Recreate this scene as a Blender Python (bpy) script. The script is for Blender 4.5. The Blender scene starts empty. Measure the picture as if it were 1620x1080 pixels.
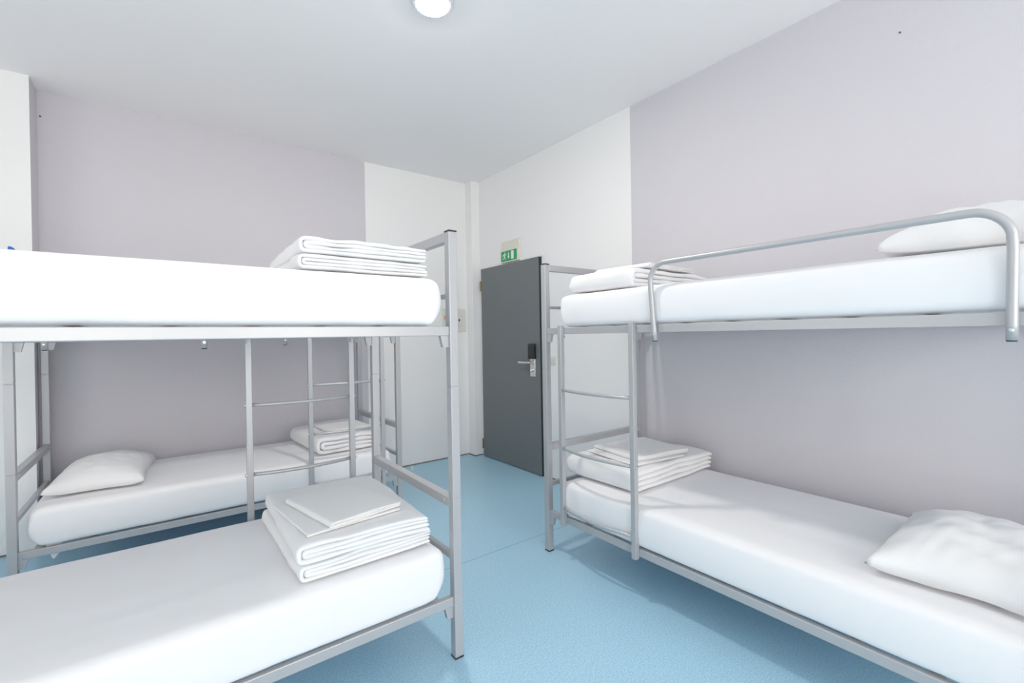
import bpy, bmesh, math, random
from mathutils import Vector, Matrix, noise
from math import sin, cos, pi, radians, sqrt

# ------------------------------------------------------------------ camera
S = bpy.context.scene
COL = S.collection
H = 1.32
XR, YB, ZC = 2.821, 4.403, 3.03           # right wall, back wall, ceiling
XL, YF = -2.40, -2.60                     # wall behind the pillar side, window wall behind the camera

def cam_setup():
    yaw, pitch, roll = radians(37.17), radians(-0.229), radians(-0.9465)
    f = Vector((sin(yaw)*cos(pitch), cos(yaw)*cos(pitch), sin(pitch)))
    r = Vector((cos(yaw), -sin(yaw), 0)); u = r.cross(f)
    r2 = cos(roll)*r + sin(roll)*u; u2 = -sin(roll)*r + cos(roll)*u
    m = Matrix((( r2.x, u2.x, -f.x, 0), (r2.y, u2.y, -f.y, 0), (r2.z, u2.z, -f.z, H), (0, 0, 0, 1)))
    cd = bpy.data.cameras.new('camera'); co = bpy.data.objects.new('camera', cd)
    COL.objects.link(co); co.matrix_world = m
    cd.sensor_width = 36; cd.lens = 36*725.35/1620; cd.shift_y = -6.4/1620
    cd.clip_start = 0.02
    S.camera = co
cam_setup()

# ------------------------------------------------------------------ light
S.view_settings.view_transform = 'Standard'; S.view_settings.look = 'None'
S.view_settings.gamma = 1.0; S.view_settings.use_curve_mapping = False
S.view_settings.exposure = 0.20
S.cycles.max_bounces = 14; S.cycles.diffuse_bounces = 10; S.cycles.transparent_max_bounces = 12
w = bpy.data.worlds.new('world'); S.world = w; w.use_nodes = True
bg = w.node_tree.nodes['Background']; bg.inputs[0].default_value = (1.0, 0.98, 0.95, 1); bg.inputs[1].default_value = 0.25
WINS = ((-1.75, 0.05), (0.55, 2.35)); WZ = (0.35, 2.75)
FILL_WIN = (1.2, 3.0)  # unseen side window, added to brighten the far and low parts of the room
def area(name, loc, rot, sx, sy, power, col=(1, 1, 1)):
    d = bpy.data.lights.new(name, 'AREA'); d.shape = 'RECTANGLE'; d.size = sx; d.size_y = sy
    d.energy = power; d.color = col
    o = bpy.data.objects.new(name, d); COL.objects.link(o); o.location = loc; o.rotation_euler = rot
    return o
for (a, b) in WINS:                        # daylight coming in through the two windows behind the camera
    area('window_daylight', ((a+b)/2, YF-0.22, (WZ[0]+WZ[1])/2), (radians(90), 0, 0), b-a, WZ[1]-WZ[0], 74, (1.0, 0.945, 0.885))
area('window_daylight', (XL-0.22, (FILL_WIN[0]+FILL_WIN[1])/2, (WZ[0]+WZ[1])/2), (0, radians(-90), 0), WZ[1]-WZ[0], FILL_WIN[1]-FILL_WIN[0], 22, (1.0, 0.945, 0.885))  # fill light shining in through the added side window

# ------------------------------------------------------------------ materials
def mat(name, col, rough=0.6, metal=0.0, bump=None, spec=0.5, vary=None):
    m = bpy.data.materials.new(name); m.use_nodes = True
    nt = m.node_tree; b = nt.nodes['Principled BSDF']
    b.inputs['Base Color'].default_value = (*col, 1); b.inputs['Roughness'].default_value = rough
    b.inputs['Metallic'].default_value = metal; b.inputs['Specular IOR Level'].default_value = spec
    tc = nt.nodes.new('ShaderNodeTexCoord')
    if bump:
        n = nt.nodes.new('ShaderNodeTexNoise'); n.inputs['Scale'].default_value = bump[0]; n.inputs['Detail'].default_value = 4
        nt.links.new(tc.outputs['Object'], n.inputs['Vector'])
        bp = nt.nodes.new('ShaderNodeBump'); bp.inputs['Strength'].default_value = bump[1]; bp.inputs['Distance'].default_value = bump[2]
        nt.links.new(n.outputs['Fac'], bp.inputs['Height']); nt.links.new(bp.outputs['Normal'], b.inputs['Normal'])
    if vary:
        n = nt.nodes.new('ShaderNodeTexNoise'); n.inputs['Scale'].default_value = vary[0]; n.inputs['Detail'].default_value = 3
        nt.links.new(tc.outputs['Object'], n.inputs['Vector'])
        r = nt.nodes.new('ShaderNodeMapRange'); r.inputs[1].default_value = 0.3; r.inputs[2].default_value = 0.7
        nt.links.new(n.outputs['Fac'], r.inputs[0])
        mx = nt.nodes.new('ShaderNodeMix'); mx.data_type = 'RGBA'
        mx.inputs[6].default_value = (*col, 1); mx.inputs[7].default_value = (*vary[1], 1)
        nt.links.new(r.outputs[0], mx.inputs[0]); nt.links.new(mx.outputs[2], b.inputs['Base Color'])
    return m

M = {}
M['white_wall'] = mat('white_wall_paint', (0.86, 0.85, 0.845), 0.85, bump=(140, 0.25, 0.002), spec=0.25)
M['grey_wall'] = mat('lilac_grey_wall_paint', (0.625, 0.605, 0.640), 0.85, bump=(90, 0.35, 0.003), spec=0.25)
M['ceiling'] = mat('ceiling_paint', (0.88, 0.87, 0.868), 0.9, bump=(60, 0.1, 0.002), spec=0.2)
M['sheet'] = mat('white_cotton_sheet', (0.84, 0.835, 0.85), 0.9, bump=(9, 0.12, 0.01), spec=0.15)
M['linen'] = mat('white_folded_linen', (0.82, 0.815, 0.82), 0.92, bump=(26, 0.22, 0.006), spec=0.12)
M['pillow'] = mat('white_pillow_cotton', (0.82, 0.815, 0.82), 0.92, bump=(14, 0.2, 0.008), spec=0.12)
M['towel'] = mat('white_terry_towel', (0.82, 0.815, 0.81), 0.97, bump=(420, 0.35, 0.002), spec=0.08)
M['black'] = mat('black_plastic', (0.02, 0.021, 0.023), 0.4)
M['door'] = mat('charcoal_door_laminate', (0.165, 0.180, 0.186), 0.38, bump=(60, 0.04, 0.001), spec=0.45)
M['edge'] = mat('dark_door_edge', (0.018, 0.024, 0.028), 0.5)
M['chrome'] = mat('satin_chrome', (0.72, 0.71, 0.69), 0.25, 1.0)
M['brass'] = mat('brass_hinge_metal', (0.34, 0.28, 0.15), 0.35, 1.0)
M['cream'] = mat('cream_plastic', (0.74, 0.72, 0.64), 0.5)
M['ivory'] = mat('ivory_plastic', (0.72, 0.71, 0.66), 0.45)
M['green'] = mat('exit_sign_green', (0.02, 0.36, 0.12), 0.4)
M['signwhite'] = mat('exit_sign_white', (0.82, 0.84, 0.82), 0.4)
M['orange'] = mat('orange_switch', (0.75, 0.32, 0.08), 0.5)
M['darkline'] = mat('floor_edge_sealant', (0.20, 0.19, 0.175), 0.8)
M['mark'] = mat('brown_wall_mark', (0.10, 0.075, 0.07), 0.8)
M['lamp_ring'] = mat('lamp_ring_plastic', (0.64, 0.65, 0.70), 0.35)
M['lamp_disc'] = mat('opal_lamp_diffuser', (0.76, 0.755, 0.75), 0.4)      # glow added to brighten floor and corner; the lamp itself looks unlit
_b = M['lamp_disc'].node_tree.nodes['Principled BSDF']
_b.inputs['Emission Color'].default_value = (1.0, 0.945, 0.88, 1); _b.inputs['Emission Strength'].default_value = 260
M['frame_white'] = mat('white_window_frame', (0.8, 0.8, 0.8), 0.5)
M['tag'] = mat('blue_label_cloth', (0.03, 0.17, 0.55), 0.8)

def metal_mat():
    m = mat('silver_grey_painted_steel', (0.475, 0.477, 0.49), 0.36, 0.30, spec=0.5)
    nt = m.node_tree; b = nt.nodes['Principled BSDF']
    tc = nt.nodes.new('ShaderNodeTexCoord')
    n = nt.nodes.new('ShaderNodeTexNoise'); n.inputs['Scale'].default_value = 17; n.inputs['Detail'].default_value = 6; n.inputs['Roughness'].default_value = 0.7
    nt.links.new(tc.outputs['Object'], n.inputs['Vector'])
    r = nt.nodes.new('ShaderNodeMapRange'); r.inputs[1].default_value = 0.70; r.inputs[2].default_value = 0.72
    nt.links.new(n.outputs['Fac'], r.inputs[0])
    mx = nt.nodes.new('ShaderNodeMix'); mx.data_type = 'RGBA'
    mx.inputs[6].default_value = (0.475, 0.477, 0.49, 1); mx.inputs[7].default_value = (0.17, 0.11, 0.08, 1)
    nt.links.new(r.outputs[0], mx.inputs[0]); nt.links.new(mx.outputs[2], b.inputs['Base Color'])
    return m
M['steel'] = metal_mat()

def floor_mat():
    m = bpy.data.materials.new('blue_speckled_vinyl'); m.use_nodes = True
    nt = m.node_tree; b = nt.nodes['Principled BSDF']; L = nt.links.new
    tc = nt.nodes.new('ShaderNodeTexCoord')
    def noi(scale, detail=2):
        n = nt.nodes.new('ShaderNodeTexNoise'); n.inputs['Scale'].default_value = scale; n.inputs['Detail'].default_value = detail
        L(tc.outputs['Object'], n.inputs['Vector']); return n.outputs['Fac']
    def rng(v, a, c):
        r = nt.nodes.new('ShaderNodeMapRange'); r.inputs[1].default_value = a; r.inputs[2].default_value = c; L(v, r.inputs[0]); return r.outputs[0]
    def mix(f, a, c):
        x = nt.nodes.new('ShaderNodeMix'); x.data_type = 'RGBA'
        L(f, x.inputs[0])
        for i, v in ((6, a), (7, c)):
            if isinstance(v, tuple): x.inputs[i].default_value = (*v, 1)
            else: L(v, x.inputs[i])
        return x.outputs[2]
    base = mix(rng(noi(150, 4), 0.38, 0.62), (0.315, 0.54, 0.70), (0.445, 0.68, 0.815))
    base = mix(rng(noi(300, 1), 0.64, 0.72), base, (0.50, 0.70, 0.80))
    base = mix(rng(noi(260, 1), 0.66, 0.74), base, (0.15, 0.34, 0.50))
    sx = nt.nodes.new('ShaderNodeSeparateXYZ'); L(tc.outputs['Object'], sx.inputs[0])
    def line(out, pos, wd):
        a = nt.nodes.new('ShaderNodeMath'); a.operation = 'SUBTRACT'; L(out, a.inputs[0]); a.inputs[1].default_value = pos
        c = nt.nodes.new('ShaderNodeMath'); c.operation = 'ABSOLUTE'; L(a.outputs[0], c.inputs[0])
        d = nt.nodes.new('ShaderNodeMath'); d.operation = 'LESS_THAN'; L(c.outputs[0], d.inputs[0]); d.inputs[1].default_value = wd
        return d.outputs[0]
    base = mix(line(sx.outputs['Y'], 2.31, 0.0022), base, (0.13, 0.30, 0.44))
    base = mix(line(sx.outputs['X'], 0.010, 0.0025), base, (0.42, 0.6, 0.72))
    L(base, b.inputs['Base Color'])
    b.inputs['Roughness'].default_value = 0.34; b.inputs['Specular IOR Level'].default_value = 0.45
    bp = nt.nodes.new('ShaderNodeBump'); bp.inputs['Strength'].default_value = 0.12; bp.inputs['Distance'].default_value = 0.002
    L(noi(60, 3), bp.inputs['Height']); L(bp.outputs['Normal'], b.inputs['Normal'])
    return m
M['floor'] = floor_mat()

def glass_mat():
    m = bpy.data.materials.new('window_glass'); m.use_nodes = True; nt = m.node_tree
    nt.nodes.remove(nt.nodes['Principled BSDF']); out = nt.nodes['Material Output']
    t = nt.nodes.new('ShaderNodeBsdfTransparent'); g = nt.nodes.new('ShaderNodeBsdfGlossy'); g.inputs['Roughness'].default_value = 0.02
    x = nt.nodes.new('ShaderNodeMixShader'); x.inputs[0].default_value = 0.06
    nt.links.new(t.outputs[0], x.inputs[1]); nt.links.new(g.outputs[0], x.inputs[2]); nt.links.new(x.outputs[0], out.inputs[0])
    return m
M['glass'] = glass_mat()

# ------------------------------------------------------------------ mesh helpers
def add_box(bm, lo, hi, bev=0.0, seg=1, mi=0):
    lo, hi = [min(a, b) for a, b in zip(lo, hi)], [max(a, b) for a, b in zip(lo, hi)]
    r = bmesh.ops.create_cube(bm, size=1.0)
    for v in r['verts']:
        v.co = Vector([lo[i] + (v.co[i]+0.5)*(hi[i]-lo[i]) for i in range(3)])
    fs = {f for v in r['verts'] for f in v.link_faces}
    for f in fs: f.material_index = mi
    if bev > 0:
        es = list({e for v in r['verts'] for e in v.link_edges})
        bmesh.ops.bevel(bm, geom=es, offset=bev, segments=seg, profile=0.5, affect='EDGES')

def add_prism(bm, poly, axis, a, b):
    """poly: 2-D points in the plane normal to axis (0: y,z  1: x,z  2: x,y), extruded from a to b."""
    def P(p, t):
        if axis == 0: return Vector((t, p[0], p[1]))
        if axis == 1: return Vector((p[0], t, p[1]))
        return Vector((p[0], p[1], t))
    A = [bm.verts.new(P(p, a)) for p in poly]; B = [bm.verts.new(P(p, b)) for p in poly]
    n = len(poly)
    bm.faces.new(A); bm.faces.new(B[::-1])
    for i in range(n): bm.faces.new((A[i], A[(i+1) % n], B[(i+1) % n], B[i]))

def add_tube(bm, pts, r, seg=14, caps=True):
    pts = [Vector(p) for p in pts]; rings = []; prev = None
    for i, p in enumerate(pts):
        t = (pts[min(i+1, len(pts)-1)] - pts[max(i-1, 0)]).normalized()
        if prev is None:
            a = Vector((0, 0, 1)) if abs(t.z) < 0.9 else Vector((1, 0, 0))
            n = t.cross(a).normalized()
        else:
            n = (prev - t*prev.dot(t)).normalized()
        prev = n; bn = t.cross(n)
        rr = r[i] if isinstance(r, (list, tuple)) else r
        rings.append([bm.verts.new(p + (n*cos(2*pi*k/seg) + bn*sin(2*pi*k/seg))*rr) for k in range(seg)])
    for A, B in zip(rings, rings[1:]):
        for k in range(seg): bm.faces.new((A[k], A[(k+1) % seg], B[(k+1) % seg], B[k]))
    if caps: bm.faces.new(rings[0][::-1]); bm.faces.new(rings[-1])

def add_lathe(bm, prof, center, axis='z', seg=32):
    """prof: (radius, height) pairs from one pole to the other."""
    c = Vector(center); rings = []
    for r, h in prof:
        ring = []
        for k in range(seg):
            x, y = r*cos(2*pi*k/seg), r*sin(2*pi*k/seg)
            p = {'z': (x, y, h), 'x': (h, x, y), 'y': (x, h, y)}[axis]
            ring.append(bm.verts.new(c + Vector(p)))
        rings.append(ring)
    for A, B in zip(rings, rings[1:]):
        for k in range(seg): bm.faces.new((A[k], A[(k+1) % seg], B[(k+1) % seg], B[k]))
    bm.faces.new(rings[0][::-1]); bm.faces.new(rings[-1])

def obj(name, bm, m, parent=None, loc=None, smooth=False, xf=None):
    """link a bmesh (world coordinates, or local ones if xf maps them to the world) as ONE mesh object"""
    if xf: 
        for v in bm.verts: v.co = xf(v.co)
    org = Vector(loc) if loc is not None else Vector((0, 0, 0))
    base = org + (parent_world(parent) if parent else Vector((0, 0, 0))) if loc is None else org
    for v in bm.verts: v.co -= base
    bmesh.ops.recalc_face_normals(bm, faces=bm.faces[:])
    me = bpy.data.meshes.new(name); bm.to_mesh(me); bm.free()
    for mm in (m if isinstance(m, (list, tuple)) else [m]): me.materials.append(mm)
    if smooth: me.shade_smooth()
    o = bpy.data.objects.new(name, me); COL.objects.link(o)
    if parent:
        o.parent = parent; o.location = base - parent_world(parent)
    else: o.location = base
    return o
def parent_world(o):
    v = Vector((0, 0, 0))
    while o: v = v + Vector(o.location); o = o.parent
    return v
def tag(o, label=None, cat=None, group=None, kind=None):
    if label: o['label'] = label
    if cat: o['category'] = cat
    if group: o['group'] = group
    if kind: o['kind'] = kind
    return o
def thing(name, label, cat, loc, group=None):
    o = bpy.data.objects.new(name, None); COL.objects.link(o); o.location = loc; o.empty_display_size = 0.1
    return tag(o, label, cat, group)
def struct(name, bm, m, parent=None, **k):
    o = obj(name, bm, m, parent, **k)
    if not parent: o['kind'] = 'structure'
    return o
def fbm(p, s, seed=0.0):
    q = Vector((p[0]*s + seed*7.31, p[1]*s - seed*3.17, p[2]*s + seed*1.73))
    return noise.noise(q) + 0.5*noise.noise(q*2.1)

# ------------------------------------------------------------------ room
B = bmesh.new
bm = B(); add_box(bm, (XL-0.1, YF-0.1, -0.12), (XR+0.1, YB+0.1, 0)); struct('floor', bm, M['floor'])
bm = B(); add_box(bm, (XL-0.3, YF-0.3, ZC), (XR+0.3, YB+0.3, ZC+0.12)); struct('ceiling', bm, M['ceiling'])
GX, GY = 1.575, 2.205                      # where the grey paint stops on the two walls
bm = B()
add_box(bm, (-0.664, YB, 0), (GX, YB+0.12, ZC), mi=1); add_box(bm, (GX, YB, 0), (XR+0.12, YB+0.12, ZC), mi=0)
struct('wall_back', bm, [M['white_wall'], M['grey_wall']])
bm = B()
add_box(bm, (XR, YF, 0), (XR+0.12, GY, ZC), mi=1); add_box(bm, (XR, GY, 0), (XR+0.12, YB, ZC), mi=0)
struct('wall_right', bm, [M['white_wall'], M['grey_wall']])
# left: the wall steps forward into a broad pier, white in front and grey on its side
bm = B(); add_box(bm, (XL-0.12, 4.185, 0), (-0.664, YB+0.12, ZC))
for f in bm.faces: f.material_index = 1 if f.normal.x > 0.9 else 0
struct('wall_pier', bm, [M['white_wall'], M['grey_wall']])
def wall_with_holes(name, along, fixed, a, b, holes, thick):
    bm = B(); xs = [a] + [v for h in holes for v in h] + [b]
    def bx(u0, u1, z0, z1):
        if along == 'x': add_box(bm, (u0, fixed-thick, z0), (u1, fixed, z1))
        else: add_box(bm, (fixed-thick, u0, z0), (fixed, u1, z1))
    for i in range(0, len(xs), 2): bx(xs[i], xs[i+1], 0, ZC)
    for h in holes: bx(h[0], h[1], 0, WZ[0]); bx(h[0], h[1], WZ[1], ZC)
    return struct(name, bm, M['white_wall'])
wall_with_holes('wall_front', 'x', YF, XL-0.2, XR+0.12, WINS, 0.2)
wall_with_holes('wall_left', 'y', XL, YF, 4.185, (FILL_WIN,), 0.2)
def window(n, along, fixed, a, b):
    bm = B(); z0, z1 = WZ; t = 0.06
    def bx(bm, u0, u1, w0, w1, d0=-0.13, d1=-0.07):
        if along == 'x': add_box(bm, (u0, fixed+d0, w0), (u1, fixed+d1, w1), 0.004)
        else: add_box(bm, (fixed+d0, u0, w0), (fixed+d1, u1, w1), 0.004)
    bx(bm, a, b, z0, z0+t); bx(bm, a, b, z1-t, z1); bx(bm, a, a+t, z0+t, z1-t); bx(bm, b-t, b, z0+t, z1-t)
    mid = (a+b)/2; bx(bm, mid-t/2, mid+t/2, z0+t, z1-t)
    o = struct('window_%d' % n, bm, M['frame_white'])
    for u0, u1 in ((a+t, mid-t/2), (mid+t/2, b-t)):
        bm = B(); bx(bm, u0, u1, z0+t, z1-t, -0.103, -0.097); obj('pane', bm, M['glass'], o)
for i, (a, b) in enumerate(WINS): window(i+1, 'x', YF, a, b)
window(3, 'y', XL, *FILL_WIN)  # invented window in the left wall, there only to let fill light in
# boxed pipe chase in the corner, dark sealant line along the floor
bm = B(); add_box(bm, (2.712, 4.283, 0), (XR, YB, ZC), 0.004); struct('trim_1', bm, M['white_wall'])
bm = B(); add_box(bm, (-0.664, YB-0.006, 0), (2.712, YB, 0.010)); struct('baseboard_back', bm, M['darkline'])
bm = B(); add_box(bm, (2.704, 4.275, 0), (2.712, YB, 0.010)); add_box(bm, (2.704, 4.275, 0), (XR, 4.283, 0.010)); struct('trim_2', bm, M['darkline'])
bm = B(); add_box(bm, (XR-0.008, YF, 0), (XR, 3.22, 0.010)); struct('baseboard_right', bm, M['darkline'])
bm = B(); add_box(bm, (XL, 4.177, 0), (-0.656, 4.185, 0.010)); struct('baseboard_left', bm, M['darkline'])

# door: charcoal leaf standing proud of the wall, hinged on the left
DY0, DY1, DZ = 3.246, 4.222, 2.053
bm = B(); add_box(bm, (XR-0.034, DY0, 0.006), (XR, DY1, DZ), 0.002, 2)
door = struct('door_1', bm, M['door'])
bm = B()
add_box(bm, (XR-0.007, DY1+0.003, 0), (XR, DY1+0.038, DZ+0.03), 0.001)
add_box(bm, (XR-0.007, DY0-0.03, DZ+0.004), (XR, DY1+0.003, DZ+0.03), 0.001)
tag(obj('door_frame', bm, M['white_wall'], door), 'white painted frame edge')
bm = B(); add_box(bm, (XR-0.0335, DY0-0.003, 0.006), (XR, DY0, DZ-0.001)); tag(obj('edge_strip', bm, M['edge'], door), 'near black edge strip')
for z0 in (1.815, 0.085):
    bm = B()
    add_box(bm, (XR-0.014, DY1+0.004, z0), (XR-0.006, DY1+0.026, z0+0.108), 0.001)
    add_tube(bm, [(XR-0.036, DY1+0.010, z0), (XR-0.036, DY1+0.010, z0+0.108)], 0.007, 12)
    add_box(bm, (XR-0.036, DY1+0.004, z0+0.002), (XR-0.010, DY1+0.010, z0+0.106))
    h = tag(obj('hinge', bm, M['brass'], door), 'brass hinge')
    for k in range(4):
        bm = B(); add_lathe(bm, [(0.0035, -0.001), (0.0035, 0.001)], (XR-0.0148, DY1+0.018, z0+0.018+k*0.024), 'x', 10)
        obj('screw', bm, M['darkline'], h)
DX = XR-0.034
bm = B(); add_box(bm, (DX-0.010, 3.312, 0.928), (DX, 3.384, 1.165), 0.003, 2)
lock = tag(obj('lock_plate', bm, M['chrome'], door), 'chrome lock plate')
bm = B(); add_box(bm, (DX-0.040, 3.300, 1.095), (DX, 3.388, 1.240), 0.012, 3)
tag(obj('card_reader', bm, M['black'], lock, smooth=False), 'black key card reader')
bm = B()
add_tube(bm, [(DX-0.008, 3.352, 1.062), (DX-0.030, 3.352, 1.062), (DX-0.044, 3.358, 1.062), (DX-0.052, 3.374, 1.062)], 0.011, 16)
add_tube(bm, [(DX-0.052, 3.368, 1.062), (DX-0.053, 3.42, 1.061), (DX-0.053, 3.505, 1.061)], [0.011, 0.012, 0.012], 16)
add_lathe(bm, [(0.021, -0.012), (0.021, -0.004), (0.017, 0.0)], (DX-0.004, 3.352, 1.062), 'x', 24)
obj('lever_handle', bm, M['chrome'], lock, smooth=False)
bm = B(); add_lathe(bm, [(0.016, -0.016), (0.018, -0.012), (0.018, 0)], (DX-0.004, 3.352, 0.992), 'x', 20)
add_box(bm, (DX-0.034, 3.347, 0.976), (DX-0.018, 3.357, 1.008), 0.003)
obj('thumb_turn', bm, M['chrome'], lock)

# green exit sign over the door
SX = XR-0.032
sign = thing('exit_sign', 'small green and white emergency exit sign fixed to the wall right above the grey door', 'sign', (XR, 3.70, 2.066))
bm = B(); add_box(bm, (SX, 3.556, 2.066), (XR-0.001, 3.846, 2.195), 0.004, 2); tag(obj('sign_box', bm, M['cream'], sign), 'cream lower box')
bm = B(); add_box(bm, (SX+0.012, 3.556, 2.195), (XR-0.001, 3.852, 2.285), 0.004, 2); tag(obj('battery_cover', bm, M['cream'], sign), 'cream upper cover')
bm = B(); add_box(bm, (SX-0.004, 3.578, 2.078), (SX+0.001, 3.838, 2.182), 0.0015); pan = tag(obj('sign_panel', bm, M['green'], sign), 'green panel')
def sgn(name, polys, m=M['signwhite'], d=0.0055):
    bm = B()
    for p in polys: add_prism(bm, [(3.838 - 0.26*a, 2.078 + 0.104*b) for a, b in p], 0, SX-d, SX-0.0035)
    return tag(obj(name, bm, m, pan), 'white symbol')
head = [(0.27+0.026*cos(2*pi*k/14), 0.80+0.065*sin(2*pi*k/14)) for k in range(14)]
sgn('running_man', [head,
    [(0.20, 0.70), (0.27, 0.72), (0.27, 0.40), (0.21, 0.40)],
    [(0.25, 0.70), (0.28, 0.64), (0.34, 0.58), (0.35, 0.64), (0.28, 0.74)],
    [(0.20, 0.70), (0.22, 0.62), (0.16, 0.60), (0.13, 0.48), (0.11, 0.50), (0.13, 0.66)],
    [(0.21, 0.42), (0.27, 0.42), (0.31, 0.28), (0.30, 0.12), (0.275, 0.12), (0.28, 0.26)],
    [(0.21, 0.42), (0.25, 0.38), (0.20, 0.24), (0.12, 0.20), (0.12, 0.26), (0.17, 0.29)]])
sgn('arrow', [[(0.475, 0.80), (0.52, 0.80), (0.52, 0.42), (0.56, 0.42), (0.4975, 0.20), (0.435, 0.42), (0.475, 0.42)]])
sgn('doorway', [[(0.66, 0.90), (0.83, 0.90), (0.83, 0.12), (0.66, 0.12)]])

# sockets and switches
sp = thing('wall_socket_plate', 'cream socket and switch plate with orange switch on the white back wall behind the post', 'socket', (2.55, YB, 1.37))
bm = B(); add_box(bm, (2.395, YB-0.012, 1.435), (2.69, YB, 1.565), 0.003, 2); add_box(bm, (2.535, YB-0.011, 1.372), (2.69, YB, 1.436), 0.003, 2); add_box(bm, (2.395, YB-0.010, 1.565), (2.69, YB, 1.625), 0.003, 2)
obj('cover_plate', bm, M['ivory'], sp)
for k in range(2):
    bm = B(); add_box(bm, (2.412+0.022*k, YB-0.018, 1.508), (2.428+0.022*k, YB-0.012, 1.542), 0.002); tag(obj('rocker_switch', bm, M['orange'], sp), 'orange rocker')
for x, z in ((2.440, 1.487), (2.602, 1.500)):
    bm = B(); add_box(bm, (x-0.008, YB-0.0135, z-0.014), (x+0.008, YB-0.0115, z+0.014), 0.0005); tag(obj('socket_hole', bm, M['black'], sp), 'dark opening')
bm = B(); add_box(bm, (2.625, YB-0.014, 1.54), (2.632, YB-0.0115, 1.548)); tag(obj('indicator', bm, M['orange'], sp), 'red dot')
for ya, yb, z0, z1, lab in ((3.062, 3.140, 1.048, 1.122, 'white light switch on the right wall, the one closer to the grey door'),
                            (2.950, 3.010, 1.046, 1.125, 'white wall switch seen through the ladder of the right bunk')):
    t = thing('light_switch', lab, 'switch', (XR, (ya+yb)/2, z0), 'light switches beside the door')
    bm = B(); add_box(bm, (XR-0.010, ya, z0), (XR, yb, z1), 0.003, 2); obj('switch_plate', bm, M['ivory'], t)
    bm = B(); add_box(bm, (XR-0.016, ya+0.018, z0+0.018), (XR-0.009, yb-0.018, z1-0.018), 0.002); obj('rocker', bm, M['ivory'], t)

# ceiling lamp
lamp = thing('ceiling_lamp', 'round white ceiling lamp with a pale ring, at the top edge of the view', 'lamp', (1.115, 2.093, ZC))
bm = B(); add_lathe(bm, [(0.086, -0.022), (0.100, -0.020), (0.109, -0.010), (0.110, 0.0)], (1.115, 2.093, ZC), 'z', 64); tag(obj('lamp_ring', bm, M['lamp_ring'], lamp), 'pale grey ring')
bm = B(); add_lathe(bm, [(0.03, -0.029), (0.06, -0.027), (0.078, -0.0245), (0.086, -0.0215)], (1.115, 2.093, ZC), 'z', 64); tag(obj('lamp_diffuser', bm, M['lamp_disc'], lamp), 'white opal disc')

# door stop and the small marks
bm = B(); add_lathe(bm, [(0.017, 0.0), (0.018, 0.003), (0.016, 0.026), (0.012, 0.031), (0.004, 0.033)], (1.955, 4.262, 0), 'z', 24)
tag(obj('door_stop', bm, M['cream'], smooth=False), 'small cream door stop standing on the blue floor by the back wall', 'door stop')
bm = B(); add_lathe(bm, [(0.004, -0.003), (0.0045, 0.0)], (XR, 0.615, 2.735), 'x', 10)
tag(obj('wall_screw', bm, M['mark']), 'tiny dark screw in the grey right wall near the ceiling', 'screw')
bm = B(); add_lathe(bm, [(0.005, -0.004), (0.006, 0.0)], (-0.648, YB, 2.86), 'y', 10)
tag(obj('wall_screw', bm, M['mark']), 'tiny brown screw beside the pier, high on the grey back wall', 'screw')

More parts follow.
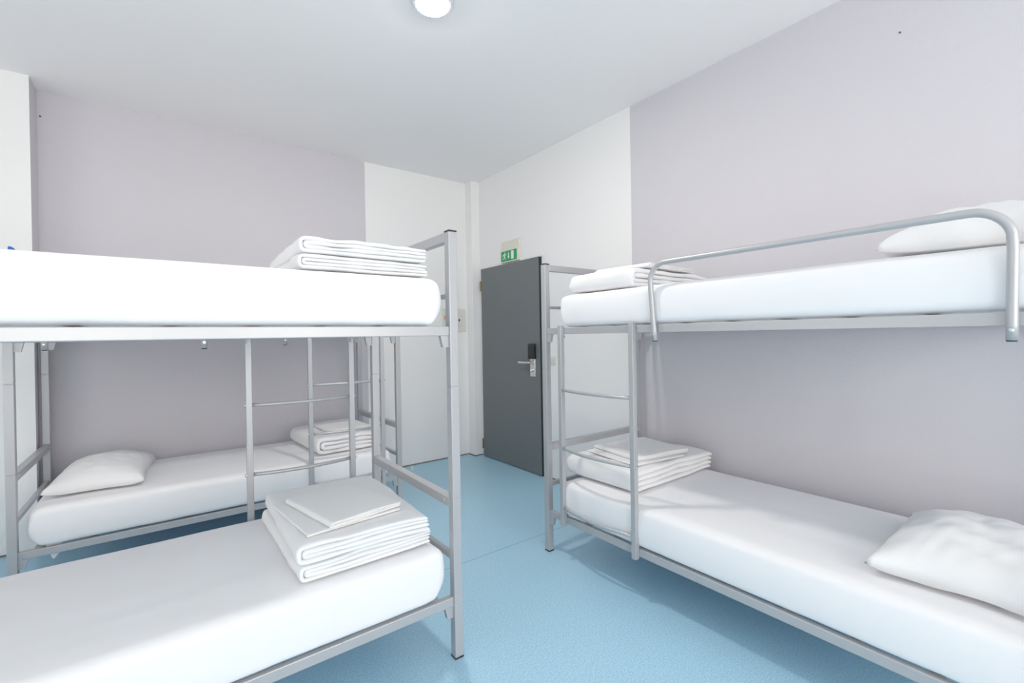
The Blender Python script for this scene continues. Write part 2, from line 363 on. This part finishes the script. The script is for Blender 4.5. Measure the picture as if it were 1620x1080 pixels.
# ------------------------------------------------------------------ bunk beds
# bed frame: u along the bed from the end shown, w across from the side with the ladder, z up
BL, BW, PS = 2.111, 0.922, 0.038
def make_bed(label, xf, ends_root, lad, guard_bolt=True, bow=-1):
    root = thing('bunk_bed', label, 'bunk bed', ends_root)
    st = M['steel']
    joints = (0.655, 1.115)
    for u0 in (0, BL-PS):
        for w0 in (0, BW-PS):
            bm = B(); segs = (0.006, joints[0]-0.0007, joints[0]+0.0007, joints[1]-0.0007, joints[1]+0.0007, 1.750)
            for a, b in ((segs[0], segs[1]), (segs[2], segs[3]), (segs[4], segs[5])):
                add_box(bm, (u0, w0, a), (u0+PS, w0+PS, b), 0.0028, 2)
            add_box(bm, (u0+0.002, w0+0.002, 0.01), (u0+PS-0.002, w0+PS-0.002, 1.745))
            p = obj('post', bm, st, root, xf=xf)
            bm = B(); add_box(bm, (u0-0.0006, w0-0.0006, 1.749), (u0+PS+0.0006, w0+PS+0.0006, 1.756), 0.0015); tag(obj('post_cap', bm, M['black'], p, xf=xf), 'black plastic cap')
            bm = B(); add_box(bm, (u0-0.0004, w0-0.0004, 0), (u0+PS+0.0004, w0+PS+0.0004, 0.007), 0.0008); tag(obj('foot_cap', bm, M['black'], p, xf=xf), 'black plastic foot')
    for zr in (0.216, 1.324):                                 # side rails with their hanging brackets
        for w0 in (0.010, BW-PS+0.002):
            bm = B(); add_box(bm, (PS-0.001, w0, zr), (BL-PS+0.001, w0+0.026, zr+0.038), 0.0025, 2)
            r = obj('side_rail', bm, st, root, xf=xf)
            for side in (0, 1):
                e, s = (PS, 1) if side == 0 else (BL-PS, -1)
                bm = B(); add_prism(bm, [(e-0.0005*s, zr), (e+0.036*s, zr), (e+0.025*s, zr-0.047), (e-0.0005*s, zr-0.047)], 1, w0+0.001, w0+0.021)
                obj('bracket', bm, st, r, xf=xf)
    for zr in (0.216, 1.324):                                 # frame that carries the mattress
        for k in range(10):
            u = 0.11 + k*(BL-0.22)/9
            bm = B(); add_box(bm, (u-0.02, 0.034, zr+0.020), (u+0.02, BW-0.034, zr+0.038), 0.003)
            obj('slat', bm, st, root, xf=xf)
    for u0 in (0, BL-PS):                                     # head and foot: four bars between the posts
        for z0, z1, th in ((1.712, 1.750, PS), (1.480, 1.498, 0.024), (0.616, 0.6545, PS), (0.394, 0.418, 0.024)):
            bm = B(); d = (PS-th)/2
            add_box(bm, (u0+d, PS-0.001, z0), (u0+PS-d, BW-PS+0.001, z1), 0.0025, 2)
            e = obj('end_bar', bm, st, root, xf=xf)
            if z0 == 0.616:
                inn = u0+PS if u0 == 0 else u0
                s = 1 if u0 == 0 else -1
                for wv in (0.075, BW-0.075):
                    bm = B(); add_lathe(bm, [(0.0065, 0.0), (0.0065, 0.002*s), (0.004, 0.0035*s)], (inn, wv, 0.636), 'x', 14)
                    obj('bolt', bm, M['chrome'], e, xf=xf)
    # ladder
    l0, l1 = lad; sd = 0.028
    ladder = None
    def lad_add(name, bm, m=st):
        nonlocal ladder
        if ladder is None:
            ladder = bpy.data.objects.new('ladder', None); COL.objects.link(ladder); ladder.parent = root
            ladder.location = Vector((0, 0, 0))
        return obj(name, bm, m, ladder, xf=xf)
    for u0 in (l0, l1-sd):
        bm = B(); add_box(bm, (u0, -0.019, 0.206), (u0+sd, 0.0095, 1.374), 0.0025, 2); lad_add('stile', bm)
        bm = B(); add_tube(bm, [(u0+sd/2, -0.004, 0.262), (u0+sd/2, 0.030, 0.262)], 0.007, 12); lad_add('hook', bm)
        bm = B(); add_tube(bm, [(u0+sd/2, -0.004, 1.308), (u0+sd/2, 0.022, 1.308)], 0.009, 12); lad_add('hook', bm)
        for z in (1.0, 0.66):
            s = -1 if u0 == l0 else 1; e = u0 if u0 == l0 else u0+sd
            bm = B(); add_lathe(bm, [(0.0075, 0), (0.0075, 0.004*s), (0.005, 0.008*s), (0.002, 0.009*s)], (e, -0.005, z), 'x', 14)
            lad_add('bolt', bm, M['chrome'])
    for z in (1.0, 0.66, 0.314):
        n = 15; pts = []
        for k in range(n):
            t = k/(n-1); a = l0+sd-0.002 + t*(l1-l0-2*sd+0.004)
            pts.append((a, -0.005 + bow*0.036*(sin(pi*t)**0.8 if 0 < t < 1 else 0), z))
        bm = B(); add_tube(bm, pts, 0.009, 14); o = lad_add('rung', bm); o.data.shade_smooth()
    # guard rail
    ga, gb, R, zt = 0.818, 1.960, 0.085, 1.645
    pts = []
    w_of = lambda z: -0.003 - 0.016*max(0, (z-1.285)/0.36)
    for z in (1.285, 1.33, 1.40, 1.47, 1.53): pts.append((ga-0.012*(z-1.285)/0.25, w_of(z), z))
    ga2, gb2 = ga-0.013, gb+0.006
    for k in range(1, 9):
        a = pi/2*k/9; pts.append((ga2+R*(1-cos(a)), w_of(zt-R+R*sin(a)), zt-R+R*sin(a)))
    for k in range(13): pts.append((ga2+R + k/12*(gb2-ga2-2*R), w_of(zt), zt))
    for k in range(1, 9):
        a = pi/2*k/9; pts.append((gb2-R+R*sin(a), w_of(zt-R+R*cos(a)), zt-R+R*cos(a)))
    for z in (1.53, 1.47, 1.40, 1.33, 1.285): pts.append((gb+0.006*(z-1.285)/0.25, w_of(z), z))
    bm = B(); add_tube(bm, pts, 0.0125, 20); g = obj('guard_rail', bm, st, root, xf=xf, smooth=True)
    for u in (ga, gb):
        bm = B(); add_lathe(bm, [(0.0105, -0.0035), (0.0115, -0.001), (0.0115, 0.003)], (u, -0.003, 1.2845), 'z', 20); tag(obj('end_cap', bm, M['black'], g, xf=xf), 'black plastic end cap')
        bm = B(); add_lathe(bm, [(0.003, -0.015), (0.006, -0.0135), (0.0065, -0.011), (0.0065, 0.012)], (u, -0.003, 1.312), 'y', 16); tag(obj('bolt', bm, M['chrome'], g, xf=xf), 'shiny bolt head')
    return root

def xf_r(p): return Vector((1.846 + p.y, 2.133 - p.x, p.z))
def xf_f(p): return Vector((0.965 - p.x, 2.560 - p.y, p.z))
def xf_b(p): return Vector((1.463 - p.x, 3.370 + p.y, p.z))
make_bed('silver grey steel bunk bed along the right wall, curved guard rail facing the room', xf_r, (1.846+BW/2, 2.133-BL/2, 0), (0.160, 0.700))
make_bed('silver grey steel bunk bed in the left foreground, its end post nearest the camera', xf_f, (0.965-BL/2, 2.560-BW/2, 0), (0.130, 0.655), bow=1)
make_bed('silver grey steel bunk bed standing behind the front left one, along the grey back wall', xf_b, (1.463-BL/2, 3.370+BW/2, 0), (0.140, 0.680))

# a small blue plastic piece left on top of the far left post
bm = B(); add_prism(bm, [(-0.607, 1.756), (-0.580, 1.756), (-0.580, 1.800), (-0.590, 1.812), (-0.605, 1.815)], 1, 3.377, 3.400)
bmesh.ops.bevel(bm, geom=bm.edges[:], offset=0.003, segments=2, affect='EDGES')
for v in bm.verts: v.co.x -= 0.018
tag(obj('plastic_clip', bm, M['tag']), 'tiny blue plastic piece showing above the upper left mattress beside the white pier', 'clip')

# ------------------------------------------------------------------ bedding
def spaced(a, b, r, n, k=6):
    xs = [a + r*(1-cos(pi/2*i/k)) for i in range(k)] + [a+r + (b-a-2*r)*i/n for i in range(n+1)] + [b - r*(1-cos(pi/2*i/k)) for i in range(k-1, -1, -1)]
    return xs
def mattress(label, lo, hi, seed, corner_wr=1.0):
    bm = B(); r = 0.045
    X = spaced(lo[0], hi[0], r, 60 if hi[0]-lo[0] > 1.2 else 28); Y = spaced(lo[1], hi[1], r, 60 if hi[1]-lo[1] > 1.2 else 28); Z = spaced(lo[2], hi[2], r, 6)
    verts = {}
    def V(i, j, k):
        key = (i, j, k)
        if key not in verts: verts[key] = bm.verts.new((X[i], Y[j], Z[k]))
        return verts[key]
    nx, ny, nz = len(X)-1, len(Y)-1, len(Z)-1
    for i in range(nx):
        for j in range(ny):
            for k in (0, nz): bm.faces.new((V(i, j, k), V(i+1, j, k), V(i+1, j+1, k), V(i, j+1, k)))
    for i in range(nx):
        for k in range(nz):
            for j in (0, ny): bm.faces.new((V(i, j, k), V(i+1, j, k), V(i+1, j, k+1), V(i, j, k+1)))
    for j in range(ny):
        for k in range(nz):
            for i in (0, nx): bm.faces.new((V(i, j, k), V(i, j+1, k), V(i, j+1, k+1), V(i, j, k+1)))
    c = [(lo[i]+hi[i])/2 for i in range(3)]; hs = [(hi[i]-lo[i])/2 for i in range(3)]
    longx = hs[0] > hs[1]
    for v in bm.verts:
        p = v.co.copy()
        rz = 0.030 if p.z > c[2] else 0.022
        q = Vector([max(lo[i]+(r if i < 2 else rz), min(hi[i]-(r if i < 2 else rz), p[i])) for i in range(3)])
        d = p-q
        if d.length > 1e-6:
            sc = Vector((d.x/r, d.y/r, d.z/rz)); l = max(sc.length, 1e-6); m_ = max(abs(sc.x), abs(sc.y), abs(sc.z))
            sc = sc/l*m_
            p = q + Vector((sc.x*r, sc.y*r, sc.z*rz))
        t = [(p[i]-c[i])/hs[i] for i in range(3)]
        # crown on top, bulging sides, tucked hem, faint pull folds
        if t[2] > 0: p.z += 0.012*(1-t[0]**2)*(1-t[1]**2)
        bulge = 0.012*(1-t[2]**2)
        if abs(t[0]) > 0.9: p.x += bulge*(1 if t[0] > 0 else -1)
        if abs(t[1]) > 0.9: p.y += bulge*(1 if t[1] > 0 else -1)*0.6
        s = p.copy()
        st = Vector((s.x*1.2, s.y*7, s.z*3)) if longx else Vector((s.x*7, s.y*1.2, s.z*3))
        wv = 0.0022*noise.noise(st + Vector((seed, 0, 0))) + 0.003*noise.noise(s*2.3 + Vector((0, seed, 0)))
        cor = max(0, abs(t[0])-0.86)*7 * max(0, abs(t[1])-0.7)*3.3
        wv += corner_wr*0.010*cor*noise.noise(Vector((s.x*16, s.y*16, s.z*9+seed)))
        dirv = Vector((t[0]**9, t[1]**9, t[2]**3))
        if dirv.length > 1e-4: dirv.normalize()
        p += dirv*wv
        ia = 0 if longx else 1
        we = max(0, (abs(t[ia])-0.93)/0.07)
        p[ia] -= math.copysign(we*(0.010*abs(t[2])**3 + 0.034*max(0, -t[2])**2), t[ia])
        if t[2] > 0.5:
            fw = (Vector((s.x*1.5, s.y*24, seed)) if longx else Vector((s.x*24, s.y*1.5, seed)))
            p.z += 0.0016*noise.noise(fw + Vector((0.6*noise.noise(s*3), 0.6*noise.noise(s*3+Vector((5, 5, 5))), 0)))
        if t[2] < -0.6: p.z += 0.003*max(0, noise.noise(Vector((s.x*9, s.y*9, seed)))); 
        v.co = p
    base = (c[0], c[1], lo[2])
    o = obj('mattress', bm, M['sheet'], loc=base, smooth=True)
    return tag(o, label, 'mattress', 'mattresses in white fitted sheets')
ZL, ZU = 0.256, 1.364
TL, TU = 0.462, 1.556
mattress('white sheeted mattress on the lower bunk of the left foreground bed', (-1.025, 1.652, ZL), (0.893, 2.515, TL), 1.3)
mattress('white sheeted mattress on the upper bunk of the left foreground bed', (-1.025, 1.652, ZU), (0.893, 2.515, TU), 2.7)
mb = mattress('white sheeted mattress on the lower bunk of the bed by the back wall', (-0.575, 3.385, ZL), (1.375, 4.245, TL), 4.1)
bm = B()                                   # loose corner of its sheet, hanging out below the rail
add_prism(bm, [(-0.515, 0.262), (-0.452, 0.262), (-0.462, 0.206), (-0.484, 0.178), (-0.492, 0.186)], 1, 3.412, 3.4145)
obj('sheet_corner', bm, M['sheet'], mb)
mattress('white sheeted mattress on the upper bunk of the bed by the back wall, mostly hidden', (-0.575, 3.385, ZU), (1.375, 4.245, TU-0.02), 5.2)
mattress('white sheeted mattress on the lower bunk of the right wall bed', (1.862, 0.075, ZL), (2.735, 1.995, TL-0.004), 6.6)
mattress('white sheeted mattress on the upper bunk of the right wall bed', (1.862, 0.075, ZU), (2.735, 1.985, TU-0.004), 7.9)

def pillow(label, loc, a, b, T, rot, seed, grp='pillows in white cases'):
    """a, b: half sizes in local x, y; rests on loc.z"""
    n = 44; bm = B()
    def P(i, j, top):
        u = -1+2*i/n; v = -1+2*j/n
        x = a*u*(1-0.10*(1-v*v)*abs(u)**3); y = b*v*(1-0.09*(1-u*u)*abs(v)**3)
        pu = max(0, 1-abs(u)**2.3); pv = max(0, 1-abs(v)**2.3)
        h = (pu*pv)**0.55
        q = Vector((x*6+seed, y*6, seed))
        wr = 0.16*noise.noise(q) + 0.10*noise.noise(q*2.3) + 0.05*noise.noise(Vector((x*9+y*14, x*3-y*5, seed))*2)
        ed = 1-(pu*pv)**0.3
        flap = 0.010*ed*noise.noise(Vector((x*9, y*9, seed*2)))+0.022*(abs(u*v)**4)
        if top: z = T*(0.78*h*(1+wr)) + 0.20*T*h + 0.0035*(1-ed) + flap
        else: z = -0.0015 + flap*0.9 - 0.004*h
        de = min(1-abs(u), 1-abs(v)); z += (0.020*min(1, de/0.10)**0.5 if top else 0)
        zc = 0.010
        return Vector((x, y, z+zc))
    g = {}
    for top in (True, False):
        for i in range(n+1):
            for j in range(n+1):
                edge = i in (0, n) or j in (0, n)
                key = (i, j, True if edge else top)
                if key not in g: g[key] = bm.verts.new(P(i, j, top))
                g[(i, j, top)] = g[key]
    for top in (True, False):
        for i in range(n):
            for j in range(n):
                bm.faces.new([g[(i, j, top)], g[(i+1, j, top)], g[(i+1, j+1, top)], g[(i, j+1, top)]])
    zmin = min(v.co.z for v in bm.verts)
    R = Matrix.Rotation(rot, 3, 'Z')
    for v in bm.verts: v.co = R @ v.co + Vector(loc)
    o = obj('pillow', bm, M['pillow'], loc=loc, smooth=True)
    return tag(o, label, 'pillow', grp)
pillow('plump white pillow on the lower bunk by the back wall, at its left end', (-0.305, 3.83, TL+0.008), 0.225, 0.33, 0.115, radians(-4), 1.0)
pillow('white pillow on the lower bunk of the right wall bed', (2.285, 0.315, TL+0.008), 0.335, 0.235, 0.125, radians(1), 2.0)
pillow('white pillow on the upper bunk behind the curved guard rail', (2.275, 0.27, TU+0.006), 0.335, 0.235, 0.14, radians(1), 3.0)

def fold_stack(bm, U, V, T, n, seed, z0=0.0, sq=3.0, wob=1.0, jit=0.016, wobz=0.45):
    """n nested hairpins of cloth: closed side at u = 0, open side at u = U, layer edges at both v ends"""
    t = T/(2*n)
    for i in range(n):
        zb = t/2+i*t; zt = T-t/2-i*t; r = (zt-zb)/2; uc = T*0.42
        path = []; nl = 22; rim = t*0.62
        def ends(L, n):
            e = [rim*x for x in (0, 0.04, 0.14, 0.32, 0.6, 1.0)]
            return e + [rim + (L-rim)*k/n for k in range(1, n+1)]
        eb = U - abs(jit*noise.noise(Vector((seed, i*3.1, 0)))) - 0.003; et = U - abs(jit*noise.noise(Vector((seed, i*3.1, 9)))) - 0.003
        for e in ends(eb-uc, nl): path.append((eb-e, zb))
        na = 12
        for k in range(1, na):
            a = pi/2 + pi*k/na
            cx, cz = cos(a), sin(a)
            path.append((uc + r*1.05*math.copysign(abs(cx)**(2/sq), cx), (zb+zt)/2 - r*math.copysign(abs(cz)**(2/sq), cz)))
        for e in ends(et-uc, nl)[::-1]: path.append((et-e, zt))
        NP = len(path)
        # normals
        nor = []
        for k in range(NP):
            a = path[max(k-1, 0)]; b = path[min(k+1, NP-1)]
            dx, dz = b[0]-a[0], b[1]-a[1]; l = sqrt(dx*dx+dz*dz) or 1
            nor.append((dz/l, -dx/l))
        lens = [0]
        for k in range(1, NP): lens.append(lens[-1]+sqrt((path[k][0]-path[k-1][0])**2+(path[k][1]-path[k-1][1])**2))
        e = [rim/V*x for x in (0, 0.04, 0.14, 0.32, 0.6, 1.0)]
        vs = e + [rim/V + (1-2*rim/V)*m/26 for m in range(1, 26)] + [1-x for x in e[::-1]]
        nv = len(vs)-1
        top, bot = {}, {}
        for k in range(NP):
            du = min(lens[k], lens[-1]-lens[k])
            for m in range(nv+1):
                lv = V + jit*1.2*noise.noise(Vector((seed+5, i*2.7+(0 if k < NP/2 else 1.4), path[k][0]*4)))
                off = jit*noise.noise(Vector((seed+2, i*2.3+(0 if k < NP/2 else 1.7), path[k][0]*5)))
                v = off + lv*vs[m]
                dv = min(vs[m], 1-vs[m])*lv
                d = min(du, dv); h = t*0.5*sqrt(max(0, 1-(1-min(d/rim, 1))**2))*(0.97 + 0.24*noise.noise(Vector((seed+i*5, path[k][0]*11, vs[m]*V*11))))
                for D, s in ((top, 1), (bot, -1)):
                    if h < 1e-6 and s == -1: D[(k, m)] = top[(k, m)]; continue
                    p = Vector((path[k][0]+nor[k][0]*h*s, v, path[k][1]+nor[k][1]*h*s))
                    D[(k, m)] = bm.verts.new(p)
        for k in range(NP-1):
            for m in range(nv):
                for D in (top, bot):
                    q = [D[(k, m)], D[(k+1, m)], D[(k+1, m+1)], D[(k, m+1)]]
                    if len(set(q)) == 4: 
                        try: bm.faces.new(q)
                        except ValueError: pass
                    elif len(set(q)) == 3:
                        try: bm.faces.new(list(dict.fromkeys(q)))
                        except ValueError: pass
    # shared soft deformation: sagging rims, waviness
    for v in bm.verts:
        p = v.co; f = min(1, max(0, p.z/T))
        eu = max(0, p.x/U-0.72)/0.28; ev = abs(2*p.y/V-1)**4
        dz = -T*f*(0.10*eu*eu+0.07*ev)
        dz += wobz*f*T*(0.10*noise.noise(Vector((p.x*5+seed, p.y*5, 0))) + 0.06*noise.noise(Vector((p.x*13, p.y*13+seed, 2))))
        lat = wob*0.007*f
        k = Vector((p.x*6, p.y*6, p.z*14+seed))
        p.x += lat*2*noise.noise(k) ; p.y += lat*2*noise.noise(k+Vector((31, 7, 0)))
        p.z += dz
        if p.z < 0.0: p.z *= 0.3
        p.z += z0
def folded(name, label, cat, loc, U, V, T, n, seed, rot=0.0, m='linen', group=None, wob=1.0, sq=3.0, jit=0.016, tilt=(0, 0), wobz=0.45):
    """loc: the corner at u = 0, v = 0 on the carrying surface"""
    bm = B(); fold_stack(bm, U, V, T, n, seed, 0, sq, wob, jit, wobz)
    R = Matrix.Rotation(rot, 3, 'Z') @ Matrix.Rotation(tilt[0], 3, 'Y') @ Matrix.Rotation(tilt[1], 3, 'X')
    for v in bm.verts: v.co = R @ v.co + Vector(loc)
    o = obj(name, bm, M[m], loc=(loc[0], loc[1], loc[2]), smooth=True)
    return tag(o, label, cat, group)
G = 'folded bedding laid out on the bunks'
mz = TL+0.0115
# lower bunk, left foreground
folded('folded_duvet', 'thick white folded duvet at the bottom of the linen pile on the front lower bunk', 'duvet', (0.362, 1.700, mz), 0.50, 0.70, 0.066, 2, 1.0, radians(1), group=G)
folded('folded_duvet', 'white folded duvet on top of another one, front lower bunk, under a pillowcase', 'duvet', (0.352, 1.690, mz+0.068), 0.49, 0.70, 0.070, 2, 2.2, radians(-1), group=G)
folded('folded_pillowcase', 'flat white folded pillowcase under the towel on the front lower bunk', 'pillowcase', (0.395, 1.745, mz+0.139), 0.37, 0.42, 0.010, 1, 3.0, radians(6), group=G, wob=0.5, sq=2, jit=0.006)
folded('folded_towel', 'white folded towel on the very top of the pile on the front lower bunk', 'towel', (0.475, 1.735, mz+0.150), 0.295, 0.40, 0.026, 2, 3.7, radians(11), m='towel', group=G, wob=0.5, jit=0.008)
# upper bunk, left foreground
uz = TU+0.0115
folded('folded_duvet', 'white folded duvet lying straight on the upper left mattress beneath a second one', 'duvet', (0.378, 1.715, uz), 0.49, 0.66, 0.056, 2, 5.0, radians(0), group=G)
folded('folded_duvet', 'white folded duvet topmost on the upper left mattress, by the end post', 'duvet', (0.385, 1.715, uz+0.057), 0.475, 0.66, 0.062, 2, 6.1, radians(-1), group=G, wobz=1.2)
# lower bunk, back wall
folded('folded_duvet', 'white folded duvet on the lower bunk by the back wall, seen through two ladders', 'duvet', (0.875, 3.49, mz), 0.44, 0.66, 0.125, 2, 7.0, radians(4), group=G)
folded('folded_towel', 'white folded towel on the duvet of the lower bunk by the back wall', 'towel', (0.985, 3.60, mz+0.127), 0.33, 0.44, 0.026, 2, 7.9, radians(3), m='towel', group=G, wob=0.5, jit=0.008)
# upper bunk, right wall
folded('folded_duvet', 'rounded white folded duvet on the upper bunk of the right wall bed', 'duvet', (1.915, 1.500, uz-0.004), 0.74, 0.46, 0.105, 2, 8.8, radians(0), group=G)
folded('folded_towel', 'thin white folded towel on the duvet of the right upper bunk', 'towel', (2.02, 1.47, uz+0.102), 0.46, 0.36, 0.022, 2, 9.4, radians(3), m='towel', group=G, wob=0.5, jit=0.008)
# lower bunk, right wall
folded('folded_duvet', 'thick white folded duvet on the lower bunk of the right wall bed behind its ladder', 'duvet', (1.965, 1.545, mz-0.004), 0.765, 0.51, 0.118, 2, 10.3, radians(0), group=G, jit=0.014)
folded('folded_pillowcase', 'thin white folded pillowcase under the towel on the right lower bunk', 'pillowcase', (2.045, 1.600, mz+0.117), 0.40, 0.40, 0.010, 1, 11.0, radians(-7), group=G, wob=0.5, sq=2, jit=0.006)
folded('folded_towel', 'white folded towel topmost on the right lower bunk behind the ladder', 'towel', (2.10, 1.635, mz+0.128), 0.42, 0.37, 0.024, 2, 11.8, radians(-9), m='towel', group=G, wob=0.5, jit=0.008)
